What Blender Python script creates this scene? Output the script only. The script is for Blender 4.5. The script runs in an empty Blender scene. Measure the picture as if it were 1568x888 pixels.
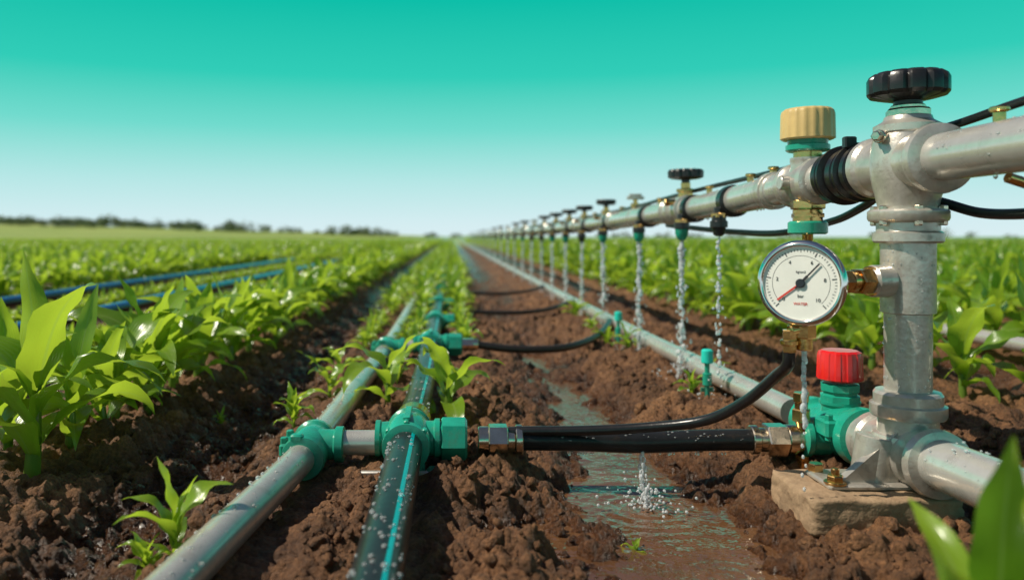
import bpy, math, random
import numpy as np
from mathutils import Vector, Matrix, Quaternion
random.seed(7); np.random.seed(7)
scene=bpy.context.scene
R=math.radians
# ------------------------------------------------------------------ materials
def newmat(name):
    m=bpy.data.materials.new(name); m.use_nodes=True
    nt=m.node_tree; b=nt.nodes['Principled BSDF']
    return m,nt,b
def N(nt,t,**k):
    n=nt.nodes.new(t)
    for a,v in k.items(): setattr(n,a,v)
    return n
def L(nt,a,b): nt.links.new(a,b)
def ramp(nt,fac,stops):
    r=N(nt,'ShaderNodeValToRGB'); e=r.color_ramp.elements
    while len(e)<len(stops): e.new(0.5)
    for i,(p,c) in enumerate(stops):
        e[i].position=p; e[i].color=(c[0],c[1],c[2],1)
    if fac is not None: L(nt,fac,r.inputs[0])
    return r
def pmat(name,col,rough=.4,metal=0,var=.12,scale=18,bump=.0,dirt=0.0,coat=0,bscale=60,dirtz=None,spec=.5):
    m,nt,b=newmat(name)
    tc=N(nt,'ShaderNodeNewGeometry')
    n=N(nt,'ShaderNodeTexNoise'); n.inputs['Scale'].default_value=scale; n.inputs['Detail'].default_value=6; n.inputs['Roughness'].default_value=.65
    L(nt,tc.outputs['Position'],n.inputs['Vector'])
    lo=[c*(1-var) for c in col]; hi=[min(1,c*(1+var)) for c in col]
    r=ramp(nt,n.outputs[0],[(.3,lo),(.7,hi)])
    out=r.outputs[0]
    if dirt>0:
        n2=N(nt,'ShaderNodeTexNoise'); n2.inputs['Scale'].default_value=scale*1.7; n2.inputs['Detail'].default_value=9; n2.inputs['Roughness'].default_value=.75
        L(nt,tc.outputs['Position'],n2.inputs['Vector'])
        r2=ramp(nt,n2.outputs[0],[(.54,(0,0,0)),(.76,(dirt,)*3)])
        fac=r2.outputs[0]
        if dirtz:
            sp=N(nt,'ShaderNodeSeparateXYZ'); L(nt,tc.outputs['Position'],sp.inputs[0])
            mr=N(nt,'ShaderNodeMapRange'); L(nt,sp.outputs[2],mr.inputs[0]); mr.inputs[1].default_value=dirtz[0]; mr.inputs[2].default_value=dirtz[1]; mr.inputs[3].default_value=.45; mr.inputs[4].default_value=0
            ad=N(nt,'ShaderNodeMath',operation='MULTIPLY_ADD'); L(nt,n2.outputs[0],ad.inputs[0]); L(nt,mr.outputs[0],ad.inputs[1]); L(nt,fac,ad.inputs[2]); ad.use_clamp=True
            fac=ad.outputs[0]
        mx=N(nt,'ShaderNodeMixRGB'); L(nt,fac,mx.inputs[0]); L(nt,out,mx.inputs[1]); mx.inputs[2].default_value=(.13,.070,.034,1)
        out=mx.outputs[0]
        rr=N(nt,'ShaderNodeMapRange'); L(nt,fac,rr.inputs[0]); rr.inputs[3].default_value=rough; rr.inputs[4].default_value=.8
        L(nt,rr.outputs[0],b.inputs['Roughness'])
    else:
        rr=N(nt,'ShaderNodeMapRange'); L(nt,n.outputs[0],rr.inputs[0]); rr.inputs[1].default_value=.3; rr.inputs[2].default_value=.7
        rr.inputs[3].default_value=rough*.75; rr.inputs[4].default_value=min(1,rough*1.3)
        L(nt,rr.outputs[0],b.inputs['Roughness'])
    L(nt,out,b.inputs['Base Color'])
    b.inputs['Metallic'].default_value=metal; b.inputs['Specular IOR Level'].default_value=spec
    b.inputs['Coat Weight'].default_value=coat; b.inputs['Coat Roughness'].default_value=.08
    if bump>0:
        nb=N(nt,'ShaderNodeTexNoise'); nb.inputs['Scale'].default_value=bscale; nb.inputs['Detail'].default_value=5
        L(nt,tc.outputs['Position'],nb.inputs['Vector'])
        bp=N(nt,'ShaderNodeBump'); bp.inputs['Strength'].default_value=bump; bp.inputs['Distance'].default_value=.004
        L(nt,nb.outputs[0],bp.inputs['Height']); L(nt,bp.outputs[0],b.inputs['Normal'])
    return m
M_pvc=pmat('grey_pipe_metal',(.60,.575,.53),.23,.50,.13,16,.05,.36,.3,90,(.0,.08))
M_cast=pmat('grey_cast_fitting',(.53,.495,.44),.28,.50,.22,26,.15,.60,.3,130,(.0,.12))
M_green=pmat('teal_plastic',(.012,.30,.20),.26,0,.2,20,.10,.40,.3,90,(-.02,.07))
M_bpipe=pmat('black_pipe_plastic',(.016,.017,.019),.28,0,.25,20,.06,.30,0,80,(0,.03),.28)
M_black=pmat('black_plastic',(.015,.015,.016),.28,0,.2,30,.1,.12,0,120)
M_rubber=pmat('black_rubber',(.012,.012,.013),.28,0,.2,30,.1,.15,0,120,(0,.06),.45)
M_brass=pmat('brass',(.64,.40,.15),.20,1,.2,40,.1,.25,0,120)
M_steel=pmat('nickel_metal',(.68,.58,.45),.20,1,.18,40,.1,.25,0,120)
M_chrome=pmat('chrome',(.74,.72,.69),.08,1,.05,30,0)
M_dchrome=pmat('dark_gauge_case',(.05,.055,.06),.18,.7,.1,30,0)
M_cream=pmat('cream_plastic',(.62,.43,.17),.34,0,.10,20,.1,.15,0,90)
M_red=pmat('red_plastic',(.65,.012,.012),.25,0,.10,20,.05,.1,.2,90)
M_blue=pmat('painted_blue_highlight',(.006,.12,.36),.22,0,.25,12,0,.15,.3)  # colour of the painted top highlight on the black side pipes
M_stripe=pmat('teal_stripe',(.0,.45,.46),.28,0,.1,12,0)
M_cap=pmat('aqua_plastic',(.02,.55,.45),.3,0,.1,12,0)
M_face=pmat('gauge_dial_white',(.80,.79,.73),.5,0,.05,30,0)
M_ink=pmat('dial_ink',(.02,.02,.025),.5,0,.05,30,0)
M_rink=pmat('dial_red',(.65,.03,.015),.4,0,.05,30,0)
M_conc=pmat('concrete',(.33,.22,.13),.85,0,.3,25,.9,.7,0,90,(.0,.04))
def dropmat(name,tr,ior,c):
    m,nt,b=newmat(name); b.inputs['Base Color'].default_value=c; b.inputs['Roughness'].default_value=.01
    b.inputs['Transmission Weight'].default_value=tr; b.inputs['IOR'].default_value=ior; b.inputs['Specular IOR Level'].default_value=1
    return m
M_drop=dropmat('glint_white_water',.62,1.40,(.95,.98,1,1))  # white mixed into the clear drops stands in for their glints
M_bead=dropmat('water_bead',.80,1.38,(.97,.99,1,1))
def leafmat(name,c1,c2,trans,rough=.24):
    m,nt,b=newmat(name)
    uv=N(nt,'ShaderNodeUVMap'); uv.uv_map='UVMap'
    sp=N(nt,'ShaderNodeSeparateXYZ'); L(nt,uv.outputs[0],sp.inputs[0])
    w=N(nt,'ShaderNodeMath',operation='MULTIPLY'); L(nt,sp.outputs[0],w.inputs[0]); w.inputs[1].default_value=75
    s=N(nt,'ShaderNodeMath',operation='SINE'); L(nt,w.outputs[0],s.inputs[0])
    ab=N(nt,'ShaderNodeMath',operation='SUBTRACT'); L(nt,sp.outputs[0],ab.inputs[0]); ab.inputs[1].default_value=.5
    a2=N(nt,'ShaderNodeMath',operation='ABSOLUTE'); L(nt,ab.outputs[0],a2.inputs[0])
    mid=N(nt,'ShaderNodeMapRange'); L(nt,a2.outputs[0],mid.inputs[0]); mid.inputs[1].default_value=.02; mid.inputs[2].default_value=.05; mid.inputs[3].default_value=.6; mid.inputs[4].default_value=0
    g=N(nt,'ShaderNodeNewGeometry')
    n=N(nt,'ShaderNodeTexNoise'); n.inputs['Scale'].default_value=9; n.inputs['Detail'].default_value=4; L(nt,g.outputs['Position'],n.inputs['Vector'])
    at=N(nt,'ShaderNodeAttribute'); at.attribute_name='rnd'
    mixv=N(nt,'ShaderNodeMath',operation='MULTIPLY_ADD'); L(nt,at.outputs['Fac'],mixv.inputs[0]); mixv.inputs[1].default_value=.7
    hf=N(nt,'ShaderNodeMath',operation='MULTIPLY_ADD'); L(nt,n.outputs[0],hf.inputs[0]); hf.inputs[1].default_value=.9; hf.inputs[2].default_value=-.28; L(nt,hf.outputs[0],mixv.inputs[2])
    r=ramp(nt,mixv.outputs[0],[(.1,c1),(.9,c2)])
    mm=N(nt,'ShaderNodeMixRGB'); L(nt,mid.outputs[0],mm.inputs[0]); L(nt,r.outputs[0],mm.inputs[1]); mm.inputs[2].default_value=(.28,.40,.09,1)
    L(nt,mm.outputs[0],b.inputs['Base Color'])
    b.inputs['Roughness'].default_value=rough
    b.inputs['Specular IOR Level'].default_value=.8
    bp=N(nt,'ShaderNodeBump'); bp.inputs['Strength'].default_value=.25; bp.inputs['Distance'].default_value=.001; L(nt,s.outputs[0],bp.inputs['Height']); L(nt,bp.outputs[0],b.inputs['Normal'])
    t=N(nt,'ShaderNodeBsdfTranslucent')
    tm=N(nt,'ShaderNodeMixRGB'); L(nt,mid.outputs[0],tm.inputs[0]); tm.inputs[1].default_value=(*trans,1); tm.inputs[2].default_value=(trans[0]*.8,trans[1]*.85,trans[2]*1.6,1)
    L(nt,tm.outputs[0],t.inputs[0])
    mx=N(nt,'ShaderNodeMixShader'); mx.inputs[0].default_value=.46
    L(nt,b.outputs[0],mx.inputs[1]); L(nt,t.outputs[0],mx.inputs[2])
    o=nt.nodes['Material Output']; L(nt,mx.outputs[0],o.inputs[0])
    return m
M_leaf=leafmat('corn_leaf',(.055,.155,.010),(.23,.38,.025),(.52,.72,.05))
M_stem=leafmat('corn_stem',(.15,.26,.03),(.22,.34,.06),(.30,.44,.06))
# ------------------------------------------------------------------ mesh builder
class MB:
    def __init__(s): s.v=[]; s.f=[]
    def lathe(s,prof,o=(0,0,0),d=(0,0,1),seg=40,rf=None,ph=0,up=None,cap=True):
        o=Vector(o); d=Vector(d).normalized()
        a=Vector((1,0,0)) if abs(d.x)<.9 else Vector((0,1,0))
        u=(a-d*a.dot(d)).normalized(); w=d.cross(u)
        b0=len(s.v); n=len(prof)
        for (t,r) in prof:
            r=max(r,1e-5)
            for k in range(seg):
                an=2*math.pi*k/seg+ph
                rr=r*(rf(an) if rf else 1)
                s.v.append(o+d*t+u*(rr*math.cos(an))+w*(rr*math.sin(an)))
        for i in range(n-1):
            for k in range(seg):
                k2=(k+1)%seg
                s.f.append((b0+i*seg+k,b0+i*seg+k2,b0+(i+1)*seg+k2,b0+(i+1)*seg+k))
        if cap:
            s.f.append(tuple(b0+k for k in reversed(range(seg))))
            s.f.append(tuple(b0+(n-1)*seg+k for k in range(seg)))
        return s
    def cyl(s,p0,p1,r,seg=32,bev=.0015,ph=0):
        p0=Vector(p0);p1=Vector(p1); h=(p1-p0).length; bev=min(bev,h*.3,r*.3)
        return s.lathe([(0,r-bev),(bev,r),(h-bev,r),(h,r-bev)],p0,p1-p0,seg,ph=ph)
    def rings(s,p0,p1,spec,seg=36):
        p0=Vector(p0);p1=Vector(p1);d=p1-p0;h=d.length
        for (a,b,r) in spec: s.cyl(p0+d*a,p0+d*b,r,seg)
        return s
    def box(s,c,sz,rot=None,bev=.0):
        c=Vector(c); b0=len(s.v)
        x,y,z=sz[0]/2,sz[1]/2,sz[2]/2
        b=min(bev,x*.5,y*.5)
        pts=[]
        if b>0:
            for zz,ins in ((-z,b),(-z+b,0),(z-b,0),(z,b)):
                for (px,py) in ((-x+b,-y),(x-b,-y),(x,-y+b),(x,y-b),(x-b,y),(-x+b,y),(-x,y-b),(-x,-y+b)):
                    fx=px*(x-ins)/x; fy=py*(y-ins)/y
                    pts.append(Vector((fx,fy,zz)))
            for p in pts:
                if rot: p.rotate(rot)
                s.v.append(c+p)
            for i in range(3):
                for k in range(8):
                    k2=(k+1)%8; s.f.append((b0+i*8+k,b0+i*8+k2,b0+(i+1)*8+k2,b0+(i+1)*8+k))
            s.f.append(tuple(b0+k for k in reversed(range(8)))); s.f.append(tuple(b0+24+k for k in range(8)))
        else:
            for zz in (-z,z):
                for (px,py) in ((-x,-y),(x,-y),(x,y),(-x,y)):
                    p=Vector((px,py,zz))
                    if rot: p.rotate(rot)
                    s.v.append(c+p)
            for f in ((3,2,1,0),(4,5,6,7),(0,1,5,4),(1,2,6,5),(2,3,7,6),(3,0,4,7)): s.f.append(tuple(b0+i for i in f))
        return s
    def tube(s,pts,r,seg=24,sub=8,arc=None):
        pts=[Vector(p) for p in pts]
        P=[]
        ext=[pts[0]*2-pts[1]]+pts+[pts[-1]*2-pts[-2]]
        for i in range(1,len(ext)-2):
            p0,p1,p2,p3=ext[i-1:i+3]
            for k in range(sub):
                t=k/sub
                d=(p2-p1).length
                m1=(p2-p0)/max((p2-p0).length,1e-6)*d; m2=(p3-p1)/max((p3-p1).length,1e-6)*d
                P.append(p1*(2*t**3-3*t*t+1)+m1*(t**3-2*t*t+t)+p2*(-2*t**3+3*t*t)+m2*(t**3-t*t))
        P.append(pts[-1])
        b0=len(s.v); n=len(P)
        T=[(P[min(i+1,n-1)]-P[max(i-1,0)]).normalized() for i in range(n)]
        a=Vector((0,0,1)) if abs(T[0].z)<.9 else Vector((0,-1,0))
        u=(a-T[0]*a.dot(T[0])).normalized()
        for i in range(n):
            u=(u-T[i]*u.dot(T[i])).normalized(); w=T[i].cross(u)
            ks=range(seg) if arc is None else range(seg+1)
            for k in ks:
                an=2*math.pi*k/seg if arc is None else arc[0]+(arc[1]-arc[0])*k/seg
                s.v.append(P[i]+u*(r*math.cos(an))+w*(r*math.sin(an)))
        m=seg if arc is None else seg+1
        for i in range(n-1):
            for k in range(seg):
                k2=(k+1)%m
                s.f.append((b0+i*m+k,b0+(i+1)*m+k,b0+(i+1)*m+k2,b0+i*m+k2))
        if arc is None:
            s.f.append(tuple(b0+k for k in range(seg))); s.f.append(tuple(b0+(n-1)*m+k for k in reversed(range(seg))))
        return s
    def mesh(s,name,mat,ang=32):
        me=bpy.data.meshes.new(name); me.from_pydata([tuple(v) for v in s.v],[],s.f)
        me.validate(); me.polygons.foreach_set('use_smooth',[True]*len(me.polygons)); me.set_sharp_from_angle(angle=R(ang))
        me.materials.append(mat); me.update(); return me
def empty(name,loc=(0,0,0)):
    e=bpy.data.objects.new(name,None); e.location=loc; e.empty_display_size=.05; scene.collection.objects.link(e); return e
def part(name,me,par=None,ploc=(0,0,0)):
    o=bpy.data.objects.new(name,me); scene.collection.objects.link(o)
    if par: o.parent=par; o.matrix_parent_inverse=Matrix.Translation(-Vector(par.location))
    return o
class G:
    def __init__(s,name,loc): s.e=empty(name,loc)
    def add(s,name,mb,mat,ang=32): return part(name,mb.mesh(name,mat,ang),s.e)
def inst(name,parts,loc,rotz=0,sc=1):
    e=empty(name,loc); e.rotation_euler=(0,0,rotz); e.scale=(sc,sc,sc)
    for (n,me) in parts:
        o=bpy.data.objects.new(n,me); scene.collection.objects.link(o); o.parent=e
    return e
def knobf(n,depth): return lambda an: 1-depth*max(0,math.cos(n*an))**3
# ------------------------------------------------------------------ numpy noise
def h2(ix,iy,s):
    n=(ix.astype(np.int64)*374761393+iy.astype(np.int64)*668265263+s*974711)&0xffffffff
    n=((n^(n>>13))*1274126177)&0xffffffff
    n=(n^(n>>16))&0xffffffff
    n=(n*2246822519)&0xffffffff
    n=n^(n>>15)
    return (n&0xffffff)/float(0xffffff)
def vn(x,y,s=0):
    ix=np.floor(x);iy=np.floor(y);fx=x-ix;fy=y-iy
    fx=fx*fx*(3-2*fx);fy=fy*fy*(3-2*fy)
    a=h2(ix,iy,s);b=h2(ix+1,iy,s);c=h2(ix,iy+1,s);d=h2(ix+1,iy+1,s)
    return (a*(1-fx)+b*fx)*(1-fy)+(c*(1-fx)+d*fx)*fy
def fbm(x,y,o=4,s=0):
    r=0;a=.5;t=0
    for i in range(o):
        r=r+a*vn(x*2**i+17.3*i,y*2**i-9.1*i,s+i);t+=a;a*=.55
    return r/t
def clod(x,y,s=0):
    ix=np.floor(x);iy=np.floor(y);best=np.zeros_like(x)
    for dx in (-1,0,1):
        for dy in (-1,0,1):
            cx=ix+dx;cy=iy+dy
            px=cx+h2(cx,cy,s);py=cy+h2(cx,cy,s+7)
            rr=.25+.6*h2(cx,cy,s+13)**1.5
            d2=((x-px)**2+(y-py)**2)/rr**2
            hgt=np.clip(1-d2,0,1)**.7*rr
            best=np.maximum(best,hgt)
    return best
SP=.66
def hill(x,y):
    return 5.0*np.clip((y-90)/200,0,1)**1.3*np.clip((-x-10)/150,0,1)
def gh(x,y):
    x=np.asarray(x,float);y=np.asarray(y,float)
    wob=.03*(fbm(y*1.3,x*0,2,5)-.5)*2
    xx=x+wob
    z=np.zeros_like(x)
    z-=.065*np.exp(-((xx+.48)/.11)**2)
    z-=.036*np.exp(-((xx-.30)/.15)**2)
    z+=.008*np.exp(-((xx-.08)/.05)**2)
    L_=np.clip((-.74-x)/.05,0,1); z-=L_*.05*(.5-.5*np.cos(2*math.pi*(x+.74)/SP))
    R_=np.clip((x-1.32)/.05,0,1); z-=R_*.05*(.5-.5*np.cos(2*math.pi*(x-1.32)/SP))
    z-=.03*np.exp(-((x-1.0)/.10)**2)
    z-=.048*np.exp(-(((x-.330)/.165)**2+((y-1.13)/.32)**2))
    z-=.070*np.exp(-(((x-.090)/.075)**2+((y-1.17)/.09)**2))
    z-=.036*np.exp(-(((x-.325)/.070)**2+((y-1.55)/.22)**2))
    z-=.052*np.exp(-(((x-.310)/.100)**2+((y-1.98)/.38)**2))
    z-=.030*np.exp(-(((x-.30)/.05)**2+((y-2.9)/.35)**2))
    near=np.clip(1.25-y/14,0.0,1)
    n=(fbm(x*5,y*5,4,1)-.5)*.045
    rid=clod(x*9+fbm(x*25,y*25,3,40)*.9,y*9+fbm(x*25+5,y*25,3,41)*.9,2)*.028
    c1=clod(x*20+fbm(x*60,y*60,2,50)*1.0,y*20+fbm(x*60+9,y*60,2,51),3)*.024
    c2=clod(x*46+fbm(x*130,y*130,2,60)*.9,y*46,4)*.014
    f=(fbm(x*55,y*55,4,9)-.5)*.022
    rdg=(1-np.abs(2*fbm(x*16,y*16,4,90)-1)**.8)*.018-.011
    pipes=1-.72*np.exp(-((x+.07)/.045)**2)-.6*np.exp(-((x+.24)/.045)**2)
    wet=1-.40*np.exp(-(((xx-.32)/.09)**2+((y-1.3)/.7)**2))
    lumps=vn(x*3,y*3,77)*.7+.65
    z=z+((n+(rid+c1+c2+rdg)*lumps+f)*near)*pipes*wet-.016
    return z+hill(x,y)
def lines(segs):
    out=[]
    for a,b,n in segs: out+=list(np.linspace(a,b,n,endpoint=False))
    out.append(segs[-1][1]); return np.array(out)
gx=lines([(-900,-200,12),(-200,-40,20),(-40,-8,30),(-8,-3,40),(-3,-1.15,75),(-1.15,1.4,560),(1.4,3.5,85),(3.5,9,45),(9,40,30),(40,200,20),(200,900,12)])
ys=[.7]
while ys[-1]<5: ys.append(ys[-1]*(1.0036))
while ys[-1]<60: ys.append(ys[-1]*1.012)
while ys[-1]<2500: ys.append(ys[-1]*1.06)
gy=np.concatenate([lines([(-4,.2,30),(.2,.7,40)])[:-1],np.array(ys)])
X,Y=np.meshgrid(gx,gy)
Z=gh(X.ravel(),Y.ravel())
nx,ny=len(gx),len(gy)
def gridmesh(name,X,Y,Z,nx,ny,mat):
    co=np.stack([X.ravel(),Y.ravel(),Z.ravel()],1).astype(np.float32)
    i=np.arange(ny-1)[:,None]*nx+np.arange(nx-1)[None,:]
    q=np.stack([i,i+1,i+nx+1,i+nx],-1).reshape(-1,4).astype(np.int32)
    me=bpy.data.meshes.new(name); me.vertices.add(len(co)); me.vertices.foreach_set('co',co.ravel())
    me.loops.add(q.size); me.loops.foreach_set('vertex_index',q.ravel())
    me.polygons.add(len(q)); me.polygons.foreach_set('loop_start',np.arange(0,q.size,4,dtype=np.int32)); me.polygons.foreach_set('loop_total',np.full(len(q),4,np.int32))
    me.polygons.foreach_set('use_smooth',np.ones(len(q),bool)); me.update(calc_edges=True); me.materials.append(mat)
    return part(name,me)
def soilmat():
    m,nt,b=newmat('soil')
    g=N(nt,'ShaderNodeNewGeometry'); sp=N(nt,'ShaderNodeSeparateXYZ'); L(nt,g.outputs['Position'],sp.inputs[0])
    n1=N(nt,'ShaderNodeTexNoise'); n1.inputs['Scale'].default_value=7; n1.inputs['Detail'].default_value=8; n1.inputs['Roughness'].default_value=.7; L(nt,g.outputs['Position'],n1.inputs['Vector'])
    n2=N(nt,'ShaderNodeTexNoise'); n2.inputs['Scale'].default_value=150; n2.inputs['Detail'].default_value=5; n2.inputs['Roughness'].default_value=.75; L(nt,g.outputs['Position'],n2.inputs['Vector'])
    vo=N(nt,'ShaderNodeTexVoronoi'); vo.inputs['Scale'].default_value=120; 
    ds=N(nt,'ShaderNodeVectorMath',operation='MULTIPLY_ADD'); L(nt,n2.outputs['Color'],ds.inputs[0]); ds.inputs[1].default_value=(.006,.006,.006); L(nt,g.outputs['Position'],ds.inputs[2]); L(nt,ds.outputs[0],vo.inputs['Vector'])
    r1=ramp(nt,n1.outputs[0],[(.3,(.075,.032,.012)),(.5,(.175,.080,.031)),(.72,(.31,.155,.066))])
    r2=ramp(nt,n2.outputs[0],[(.3,(.38,.35,.32)),(.65,(1.35,1.3,1.22))])
    mu=N(nt,'ShaderNodeMixRGB'); mu.blend_type='MULTIPLY'; mu.inputs[0].default_value=1; L(nt,r1.outputs[0],mu.inputs[1]); L(nt,r2.outputs[0],mu.inputs[2])
    wz=N(nt,'ShaderNodeMath',operation='MULTIPLY_ADD'); L(nt,n1.outputs[0],wz.inputs[0]); wz.inputs[1].default_value=.04; L(nt,sp.outputs[2],wz.inputs[2])
    wm=N(nt,'ShaderNodeMapRange'); L(nt,wz.outputs[0],wm.inputs[0]); wm.inputs[1].default_value=-.025; wm.inputs[2].default_value=.016; wm.inputs[3].default_value=1; wm.inputs[4].default_value=0
    wet=N(nt,'ShaderNodeMixRGB'); L(nt,wm.outputs[0],wet.inputs[0]); L(nt,mu.outputs[0],wet.inputs[1])
    dk=N(nt,'ShaderNodeMixRGB'); dk.blend_type='MULTIPLY'; dk.inputs[0].default_value=1; L(nt,mu.outputs[0],dk.inputs[1]); dk.inputs[2].default_value=(.40,.34,.30,1); L(nt,dk.outputs[0],wet.inputs[2])
    n3=N(nt,'ShaderNodeTexNoise'); n3.inputs['Scale'].default_value=.03; n3.inputs['Detail'].default_value=6; L(nt,g.outputs['Position'],n3.inputs['Vector'])
    r3=ramp(nt,n3.outputs[0],[(.35,(.17,.24,.035)),(.55,(.26,.32,.06)),(.7,(.36,.37,.10))])
    fm=N(nt,'ShaderNodeMapRange'); L(nt,sp.outputs[1],fm.inputs[0]); fm.inputs[1].default_value=25; fm.inputs[2].default_value=50
    fx=N(nt,'ShaderNodeMixRGB'); L(nt,fm.outputs[0],fx.inputs[0]); L(nt,wet.outputs[0],fx.inputs[1]); L(nt,r3.outputs[0],fx.inputs[2])
    L(nt,fx.outputs[0],b.inputs['Base Color'])
    rr=N(nt,'ShaderNodeMapRange'); L(nt,wm.outputs[0],rr.inputs[0]); rr.inputs[3].default_value=.70; rr.inputs[4].default_value=.20; L(nt,rr.outputs[0],b.inputs['Roughness'])
    hh=N(nt,'ShaderNodeMath',operation='MULTIPLY_ADD'); L(nt,vo.outputs['Distance'],hh.inputs[0]); hh.inputs[1].default_value=-.7; L(nt,n2.outputs[0],hh.inputs[2])
    b1=N(nt,'ShaderNodeBump'); b1.inputs['Strength'].default_value=1; b1.inputs['Distance'].default_value=.008; L(nt,hh.outputs[0],b1.inputs['Height'])
    L(nt,b1.outputs[0],b.inputs['Normal'])
    return m
M_soil=soilmat()
gridmesh('ground',X,Y,Z,nx,ny,M_soil)
# ------------------------------------------------------------------ loose clods
import bmesh
def ico(sub=1):
    bm=bmesh.new(); bmesh.ops.create_icosphere(bm,subdivisions=sub,radius=1)
    v=np.array([p.co[:] for p in bm.verts]); f=np.array([[q.index for q in p.verts] for p in bm.faces]); bm.free(); return v,f
def merge_blobs(name,C,S,mat,sub=2,jit=.18,rot=True,smooth=True,par=None):
    v,f=ico(sub); n=len(C); V=np.zeros((n,len(v),3)); 
    for i in range(n):
        vv=v*(1+np.random.uniform(-jit,jit,(len(v),1)))*S[i]
        if rot:
            q=Quaternion(np.random.normal(size=4)); q.normalize(); vv=vv@np.array(q.to_matrix()).T
        V[i]=vv+C[i]
    F=(f[None]+np.arange(n)[:,None,None]*len(v)).reshape(-1,3)
    me=bpy.data.meshes.new(name); me.from_pydata(V.reshape(-1,3).tolist(),[],F.tolist())
    me.polygons.foreach_set('use_smooth',[smooth]*len(F)); me.materials.append(mat); me.update(); return part(name,me,par)
nC=13000
cy=.8*np.exp(np.random.rand(nC)*np.log(4.5/.8)); cx=np.random.uniform(-.68,1.2,nC)
clus=fbm(cx*6,cy*6,3,33)
keep=(clus>.42)&~((np.abs(cx+.07)<.045)|(np.abs(cx+.24)<.05)|(np.abs(cx-.32)<.14)&(np.random.rand(nC)<.90)|((cx>.5)&(cx<.75)&(cy>1.1)&(cy<1.3)))
cx,cy=cx[keep],cy[keep]
sz=.0016+.0115*np.random.rand(len(cx))**4
cz=gh(cx,cy)+sz*.2
merge_blobs('soil_clods',np.stack([cx,cy,cz],1),np.stack([sz,sz*np.random.uniform(.6,1.3,len(sz)),sz*.8],1),M_soil,2,.30)
# ------------------------------------------------------------------ water puddle
def watermat():
    m,nt,b=newmat('muddy_water'); g=N(nt,'ShaderNodeNewGeometry')
    n=N(nt,'ShaderNodeTexNoise'); n.inputs['Scale'].default_value=6; L(nt,g.outputs['Position'],n.inputs['Vector'])
    r=ramp(nt,n.outputs[0],[(.3,(.085,.038,.016)),(.7,(.16,.080,.036))]); L(nt,r.outputs[0],b.inputs['Base Color'])
    b.inputs['Roughness'].default_value=.015; b.inputs['IOR'].default_value=1.55; b.inputs['Specular IOR Level'].default_value=1
    n2=N(nt,'ShaderNodeTexNoise'); n2.inputs['Scale'].default_value=26; n2.inputs['Detail'].default_value=3; L(nt,g.outputs['Position'],n2.inputs['Vector'])
    bp=N(nt,'ShaderNodeBump'); bp.inputs['Strength'].default_value=.5; bp.inputs['Distance'].default_value=.012; L(nt,n2.outputs[0],bp.inputs['Height']); L(nt,bp.outputs[0],b.inputs['Normal'])
    return m
M_water=watermat()
WL=-.045
wx=np.linspace(-.02,.58,240)
wyl=[.6]
while wyl[-1]<4.2: wyl.append(wyl[-1]*(1.003 if wyl[-1]<2.2 else 1.05))
wy=np.array(wyl); WX,WY=np.meshgrid(wx,wy)
WZ=np.full_like(WX,WL)
for (px,py,am,k) in ((.322,1.30,.0018,230),(.36,1.04,.0006,300),(.31,1.95,.0008,260),(.10,1.17,.0004,330)):
    d=np.hypot(WX-px,WY-py); WZ+=am*np.sin(d*k)*np.exp(-d/.055)
gridmesh('puddle_water',WX,WY,WZ,len(wx),len(wy),M_water)
# ------------------------------------------------------------------ overhead pipe
TPY=[-1.5,.9,1.2,1.55,1.72,2.05,2.7,4,7.6,15,30,80]; TPZ=[.512,.511,.51,.503,.496,.484,.473,.459,.447,.437,.43,.42]
XP=.689
def tz(y): return float(np.interp(y,TPY,TPZ))
g=G('irrigation_pipe',(XP,1.2,.51))
g.add('pipe',MB().tube([(XP,y,z) for y,z in zip(TPY,TPZ)],.0335,48,4),M_pvc)
mb=MB()
for y in (1.70,2.43,2.5,3.35,4.3,5.6,7,9,11,14):
    z=tz(y); mb.cyl((XP,y-.012,z),(XP,y+.012,z),.040); mb.cyl((XP,y-.028,z),(XP,y+.028,z-.001),.0365)
g.add('clamp_rings',mb,M_cast)
mb=MB()
for y in (1.0,1.70,1.83,2.12,2.62,3.2,3.8):
    z=tz(y); mb.cyl((XP,y,z+.03),(XP,y,z+.046),.008,6); mb.cyl((XP,y,z+.046),(XP,y,z+.052),.0115,12)
g.add('bolt_caps',mb,M_brass)
LPY=[-1.5,.9,1.2,1.4,1.6,2.7,4,8,80]; LPZ=[.088,.086,.077,.058,.047,.038,.034,.03,.02]
def lz(y): return float(np.interp(y,LPY,LPZ))
g=G('irrigation_pipe',(XP,1.6,.04))
g.add('pipe',MB().tube([(XP,y,z) for y,z in zip(LPY[4:],LPZ[4:])],.0265,36,5),M_pvc)
g.add('pipe_near_section',MB().tube([(XP,-1.5,.088),(XP,.9,.086),(XP,1.15,.079)],.035,48,4),M_pvc)
g=G('irrigation_pipe',(1.82,2,.04)); g.add('pipe',MB().tube([(1.84,-1,.06),(1.82,2,.06),(1.78,4,.055),(1.75,60,.04)],.026,24,6),M_pvc)
def gxp(y): return float(np.interp(y,[-1,.4,.91,1.4,2.7,6,60],[-.46,-.337,-.293,-.249,-.213,-.205,-.2]))
g=G('irrigation_pipe',(-.249,1.4,.026))
gp=[(gxp(y),y,.026) for y in (-1,.4,.91,1.4,2.0,2.7,4,6,60)]
g.add('pipe',MB().tube(gp,.0255,48,6),M_pvc)
g=G('drip_irrigation_pipe',(-.073,1.4,.046))
bp=[(-.080,-1,.046),(-.077,.82,.046),(-.075,1.4,.046),(-.068,1.9,.046),(-.066,2.7,.044),(-.062,6,.04),(-.06,60,.035)]
g.add('pipe',MB().tube(bp,.0285,48,8),M_bpipe)
g.add('colour_stripe',MB().tube(bp,.0288,4,8,arc=(R(22),R(34))),M_stripe)
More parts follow.
